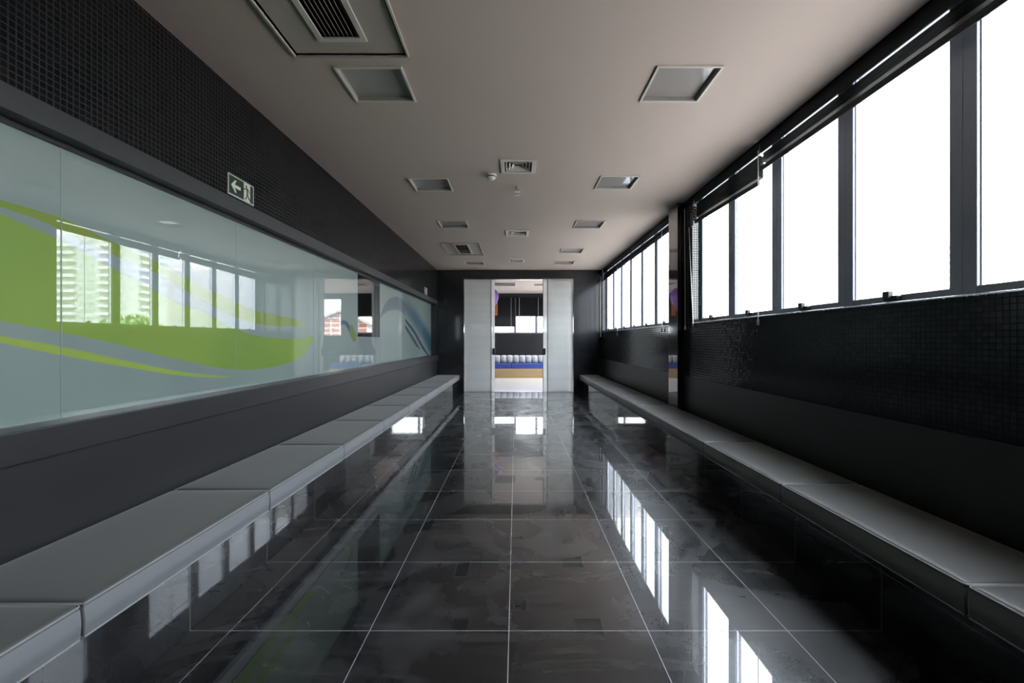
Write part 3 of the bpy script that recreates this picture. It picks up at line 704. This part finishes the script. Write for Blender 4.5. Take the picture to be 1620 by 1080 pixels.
# ------------------------------------------------------------------ playroom furniture
m = M['wood'] = mat('light plywood', (.42,.29,.15), .5); k = N(m)
k.l.new(k.mix(k.noise(3, 5, k.scale(1, 1, 9), dist=.8), (.36,.24,.12), (.50,.36,.20)), k.b.inputs['Base Color'])
m = M['blue'] = mat('blue vinyl mat', (.03,.07,.32), .4); k = N(m)
k.l.new(k.mix(k.noise(5, 3), (.025,.06,.28), (.04,.08,.36)), k.b.inputs['Base Color'])
m = M['gingham'] = mat('grey and white gingham cloth', (.7,.7,.7), .8); k = N(m); c = k.xyz()
gu = k.m2('LESS_THAN', k.m2('FRACT', k.m2('DIVIDE', c[0], .052)), .42); gv = k.m2('LESS_THAN', k.m2('FRACT', k.m2('DIVIDE', c[2], .052)), .42)
k.l.new(k.mix(k.m2('MULTIPLY', k.m2('ADD', gu, gv), .5), (.80,.80,.82), (.14,.15,.20)), k.b.inputs['Base Color'])
MB().box(-1.9, 2.3, 15.30, 16.32, 0, .300).build('seating_platform', 'wood', label='low plywood platform against the back wall beyond the glass doors', category='platform', bevel=.006)
for i, (a, b, lab) in enumerate(((-1.88,-.172,'blue mat on the plywood platform, the left one'), (-.165,2.28,'blue mat on the plywood platform, the right one'))):
    MB().box(a, b, 15.31, 16.28, .300, .472).build('floor_mat', 'blue', label=lab, category='mat', group='blue mats on the platform', bevel=.03, seg=3)
def ging(x, w):
    q = MB(); prof = []
    n_ = 14
    for i in range(n_):
        t = 2*math.pi*i/n_; prof.append((.13*math.copysign(abs(math.cos(t))**.75, math.cos(t)), .135*math.copysign(abs(math.sin(t))**.75, math.sin(t))))
    ks = [(-.5,.55),(-.46,.88),(-.38,1),(.0,1.03),(.38,1),(.46,.88),(.5,.55)]
    vs = [(x+w*s_, 15.66+p[0]*sc_, .472+.137+p[1]*sc_*.98) for s_, sc_ in ks for p in prof]
    fs = [(i*n_+j, i*n_+(j+1) % n_, (i+1)*n_+(j+1) % n_, (i+1)*n_+j) for i in range(len(ks)-1) for j in range(n_)]
    q.add(vs, fs, 0, True); q.add(vs[:n_], [tuple(range(n_))]); q.add(vs[-n_:], [tuple(range(n_))])
    return q
xs = [-1.5+.214*i for i in range(17)]
vis = [i for i, x in enumerate(xs)]
for i, x in enumerate(xs):
    lab = 'gingham cushion on the blue mats, %s from the left end' % (ordn+['thirteenth','fourteenth','fifteenth','sixteenth','seventeenth'])[i]
    o = ging(x, .208).build('gingham_cushion', 'gingham', label=lab, category='cushion', group='gingham cushions on the blue mats')
# hanging balloon ornament
m = M['balloon'] = mat('blue and purple striped paper', (.05,.06,.4), .5); k = N(m); c = k.xyz()
ang = k.m2('ARCTAN2', k.m2('SUBTRACT', c[1], 13.2), k.m2('SUBTRACT', c[0], -.74))
st = k.m2('FRACT', k.m2('MULTIPLY', ang, 8/(2*math.pi)))
k.l.new(k.mix(k.m2('GREATER_THAN', st, .5), (.04,.07,.36), (.33,.06,.30)), k.b.inputs['Base Color'])
M['orange'] = mat('orange ribbon', (.75,.30,.10), .6)
r = thing('hanging_ornament', 'blue and purple balloon shaped ornament with orange tail hanging beyond the left door leaf', 'ornament', (-.74, 13.2, 2.1)); r['_w'] = tuple(r.location)
bo = MB().lathe([(0,.70),(.10,.68),(.19,.60),(.235,.48),(.22,.36),(.17,.24),(.11,.12),(.06,.02),(.05,0)], (-.74,13.2,2.09), 24).build('balloon', 'balloon', r); bo.location = -Vector(r.location)
q = MB()
for i in range(10):
    t = 2*math.pi*i/10; x, y = -.60+.05*math.cos(t), 13.2+.05*math.sin(t); q.box(x-.008, x+.008, y-.002, y+.002, 1.98, 2.34)
q.lathe([(.055,2.34),(.062,2.36),(.05,2.38)], (-.60,13.2,0), 16)
o_ = q.build('tail', 'orange', r); o_.location = -Vector(r.location)
MB().tube((-.74,13.2,2.79),(-.74,13.2,ZC), .003, n=6).build('cord', 'white_plastic', r, loc=r.location)

# ------------------------------------------------------------------ outside
M['ground'] = mat('pale ground', (.34,.33,.31), .9); k = N(M['ground']); k.l.new(k.mix(k.noise(.05, 4), (.20,.175,.155), (.30,.265,.24)), k.b.inputs['Base Color'])
MB().box(-200, 600, -300, 600, -7.2, -7).build('ground', 'ground', kind='structure')
M['concrete'] = mat('pale building render', (.62,.64,.64), .8); k = N(M['concrete']); k.l.new(k.mix(k.noise(.3, 3), (.58,.60,.60), (.66,.67,.67)), k.b.inputs['Base Color'])
M['facade_dark'] = mat('facade window glass', (.46,.50,.50), .3)
M['balcony'] = mat('balcony parapet', (.74,.75,.74), .8)
# tower, seen through the windows and mirrored in the printed glass
def tower(x0, x1, y0, y1, zt, lab):
    r = thing('apartment_tower', lab, 'building', ((x0+x1)/2, (y0+y1)/2, -7)); r['_w'] = tuple(r.location)
    MB().box(x0, x1, y0, y1, -7, zt).build('tower_body', 'concrete', r, loc=r.location)
    MB().box(x0+6, x1-8, y0+4, y1-4, zt, zt+3).build('roof_room', 'concrete', r, loc=r.location)
    nf = int((zt+7)/3)
    proto = None
    for f_ in range(nf):
        z = -7+3*f_+.2
        if proto is None:
            q = MB(); q.box(x0-1.4, x0, y0+3, y0+11, z, z+.2); q.box(x0-1.4, x0-1.3, y0+3, y0+11, z+.2, z+1.1)
            q.box(x0+4, x0+13, y0-1.4, y0, z, z+.2); q.box(x0+4, x0+13, y0-1.4, y0-1.3, z+.2, z+1.1)
            q.box(x0+22, x0+31, y0-1.4, y0, z, z+.2); q.box(x0+22, x0+31, y0-1.4, y0-1.3, z+.2, z+1.1)
            p1 = q.build('balcony_tier', 'balcony', r, loc=r.location)
            q = MB(); q.box(x0-.05, x0, y0+4, y0+10, z+1.1, z+2.3); q.box(x0-.05, x0, y0+14, y0+20, z+1.1, z+2.3)
            for a in (5, 15, 23, 33): q.box(x0+a, x0+a+6, y0-.05, y0, z+1.1, z+2.3)
            p2 = q.build('window_tier', 'facade_dark', r, loc=r.location); proto = (p1, p2)
        else:
            for p in proto:
                d = p.copy(); COL.objects.link(d); d.parent = r; d.location.z = p.location.z + 3*f_
tower(147, 186, 178, 205, 43, 'tall pale apartment tower with balconies outside the windows, mirrored in the green glass')
MB().box(60, 84, 98, 108, -7, 7.5).build('office_block', 'concrete', label='low pale block behind the trees outside, mirrored in the glass', category='building')
M['brick'] = mat('red brown brick', (.30,.13,.09), .85); k = N(M['brick']); c = k.xyz()
k.l.new(k.mix(k.m2('MAXIMUM', k.line(c[0], .9, 0, .1), k.line(c[2], .5, 0, .08)), (.30,.13,.09), (.6,.55,.5)), k.b.inputs['Base Color'])
M['roof'] = mat('grey brown roof tiles', (.30,.27,.25), .8)
def house(x0, x1, y0, y1, ze, zr, wall, lab):
    r = thing('house', lab, 'house', ((x0+x1)/2, (y0+y1)/2, -7)); r['_w'] = tuple(r.location)
    b_ = MB(); xm = (x0+x1)/2
    b_.prism([(x0,-7),(x1,-7),(x1,ze),(xm,zr-.15),(x0,ze)], y1-y0, lambda u,v,w: (u, y0+w, v)); b_.build('house_walls', wall, r, loc=r.location)
    t = MB(); t.prism([(x0-.5,ze-.25),(xm,zr),(x1+.5,ze-.25),(x1+.5,ze-.0),(xm,zr+.25),(x0-.5,ze)], y1-y0+1, lambda u,v,w: (u, y0-.5+w, v)); t.build('house_roof', 'roof', r, loc=r.location)
house(10.8, 16.2, 45, 55, 3.0, 4.1, 'brick', 'red brick gabled house seen from the room beyond the doors')
house(27, 40, 64, 76, 2.6, 4.8, 'concrete', 'pale house with brown gabled roof outside, mirrored at the end of the window row')
M['leaf'] = mat('hazy green foliage', (.20,.28,.12), .8); k = N(M['leaf']); k.l.new(k.mix(k.noise(1.5, 3), (.16,.24,.10), (.26,.34,.16)), k.b.inputs['Base Color'])
M['bark'] = mat('bark', (.12,.09,.07), .9)
def tree(x, y, zt, rad, lab):
    r = thing('tree', lab, 'tree', (x, y, -7), 'trees outside the windows'); r['_w'] = tuple(r.location)
    MB().tube((x,y,-7), (x,y,zt-rad), .35, .18).build('trunk', 'bark', r, loc=r.location)
    q = MB()
    for i in range(420):
        t, p = random.uniform(0, 2*math.pi), math.acos(random.uniform(-.6, 1)); rr = rad*random.uniform(.6, 1)
        cpt = Vector((x+rr*1.15*math.sin(p)*math.cos(t), y+rr*1.15*math.sin(p)*math.sin(t), zt-rad+rr*math.cos(p)*.95)); s_ = rad*.16
        a = Vector((random.uniform(-1,1), random.uniform(-1,1), random.uniform(-1,1))).normalized(); b_ = a.orthogonal().normalized(); c2 = a.cross(b_)
        q.add([cpt+b_*s_, cpt+c2*s_, cpt-b_*s_, cpt-c2*s_, cpt+a*s_*.5, cpt-a*s_*.5], [(0,1,4),(1,2,4),(2,3,4),(3,0,4),(1,0,5),(2,1,5),(3,2,5),(0,3,5)])
    q.build('crown', 'leaf', r, loc=r.location)
tree(52, 62, 4.0, 4, 'leafy tree outside, in front of the tower base'); tree(43.5, 56, 4.6, 3.2, 'rounder leafy tree outside, beside the low block'); tree(33, 56, 3.6, 2.6, 'smallest leafy tree outside, nearest the gabled house')

for o in list(bpy.data.objects):
    if '_w' in o: del o['_w']
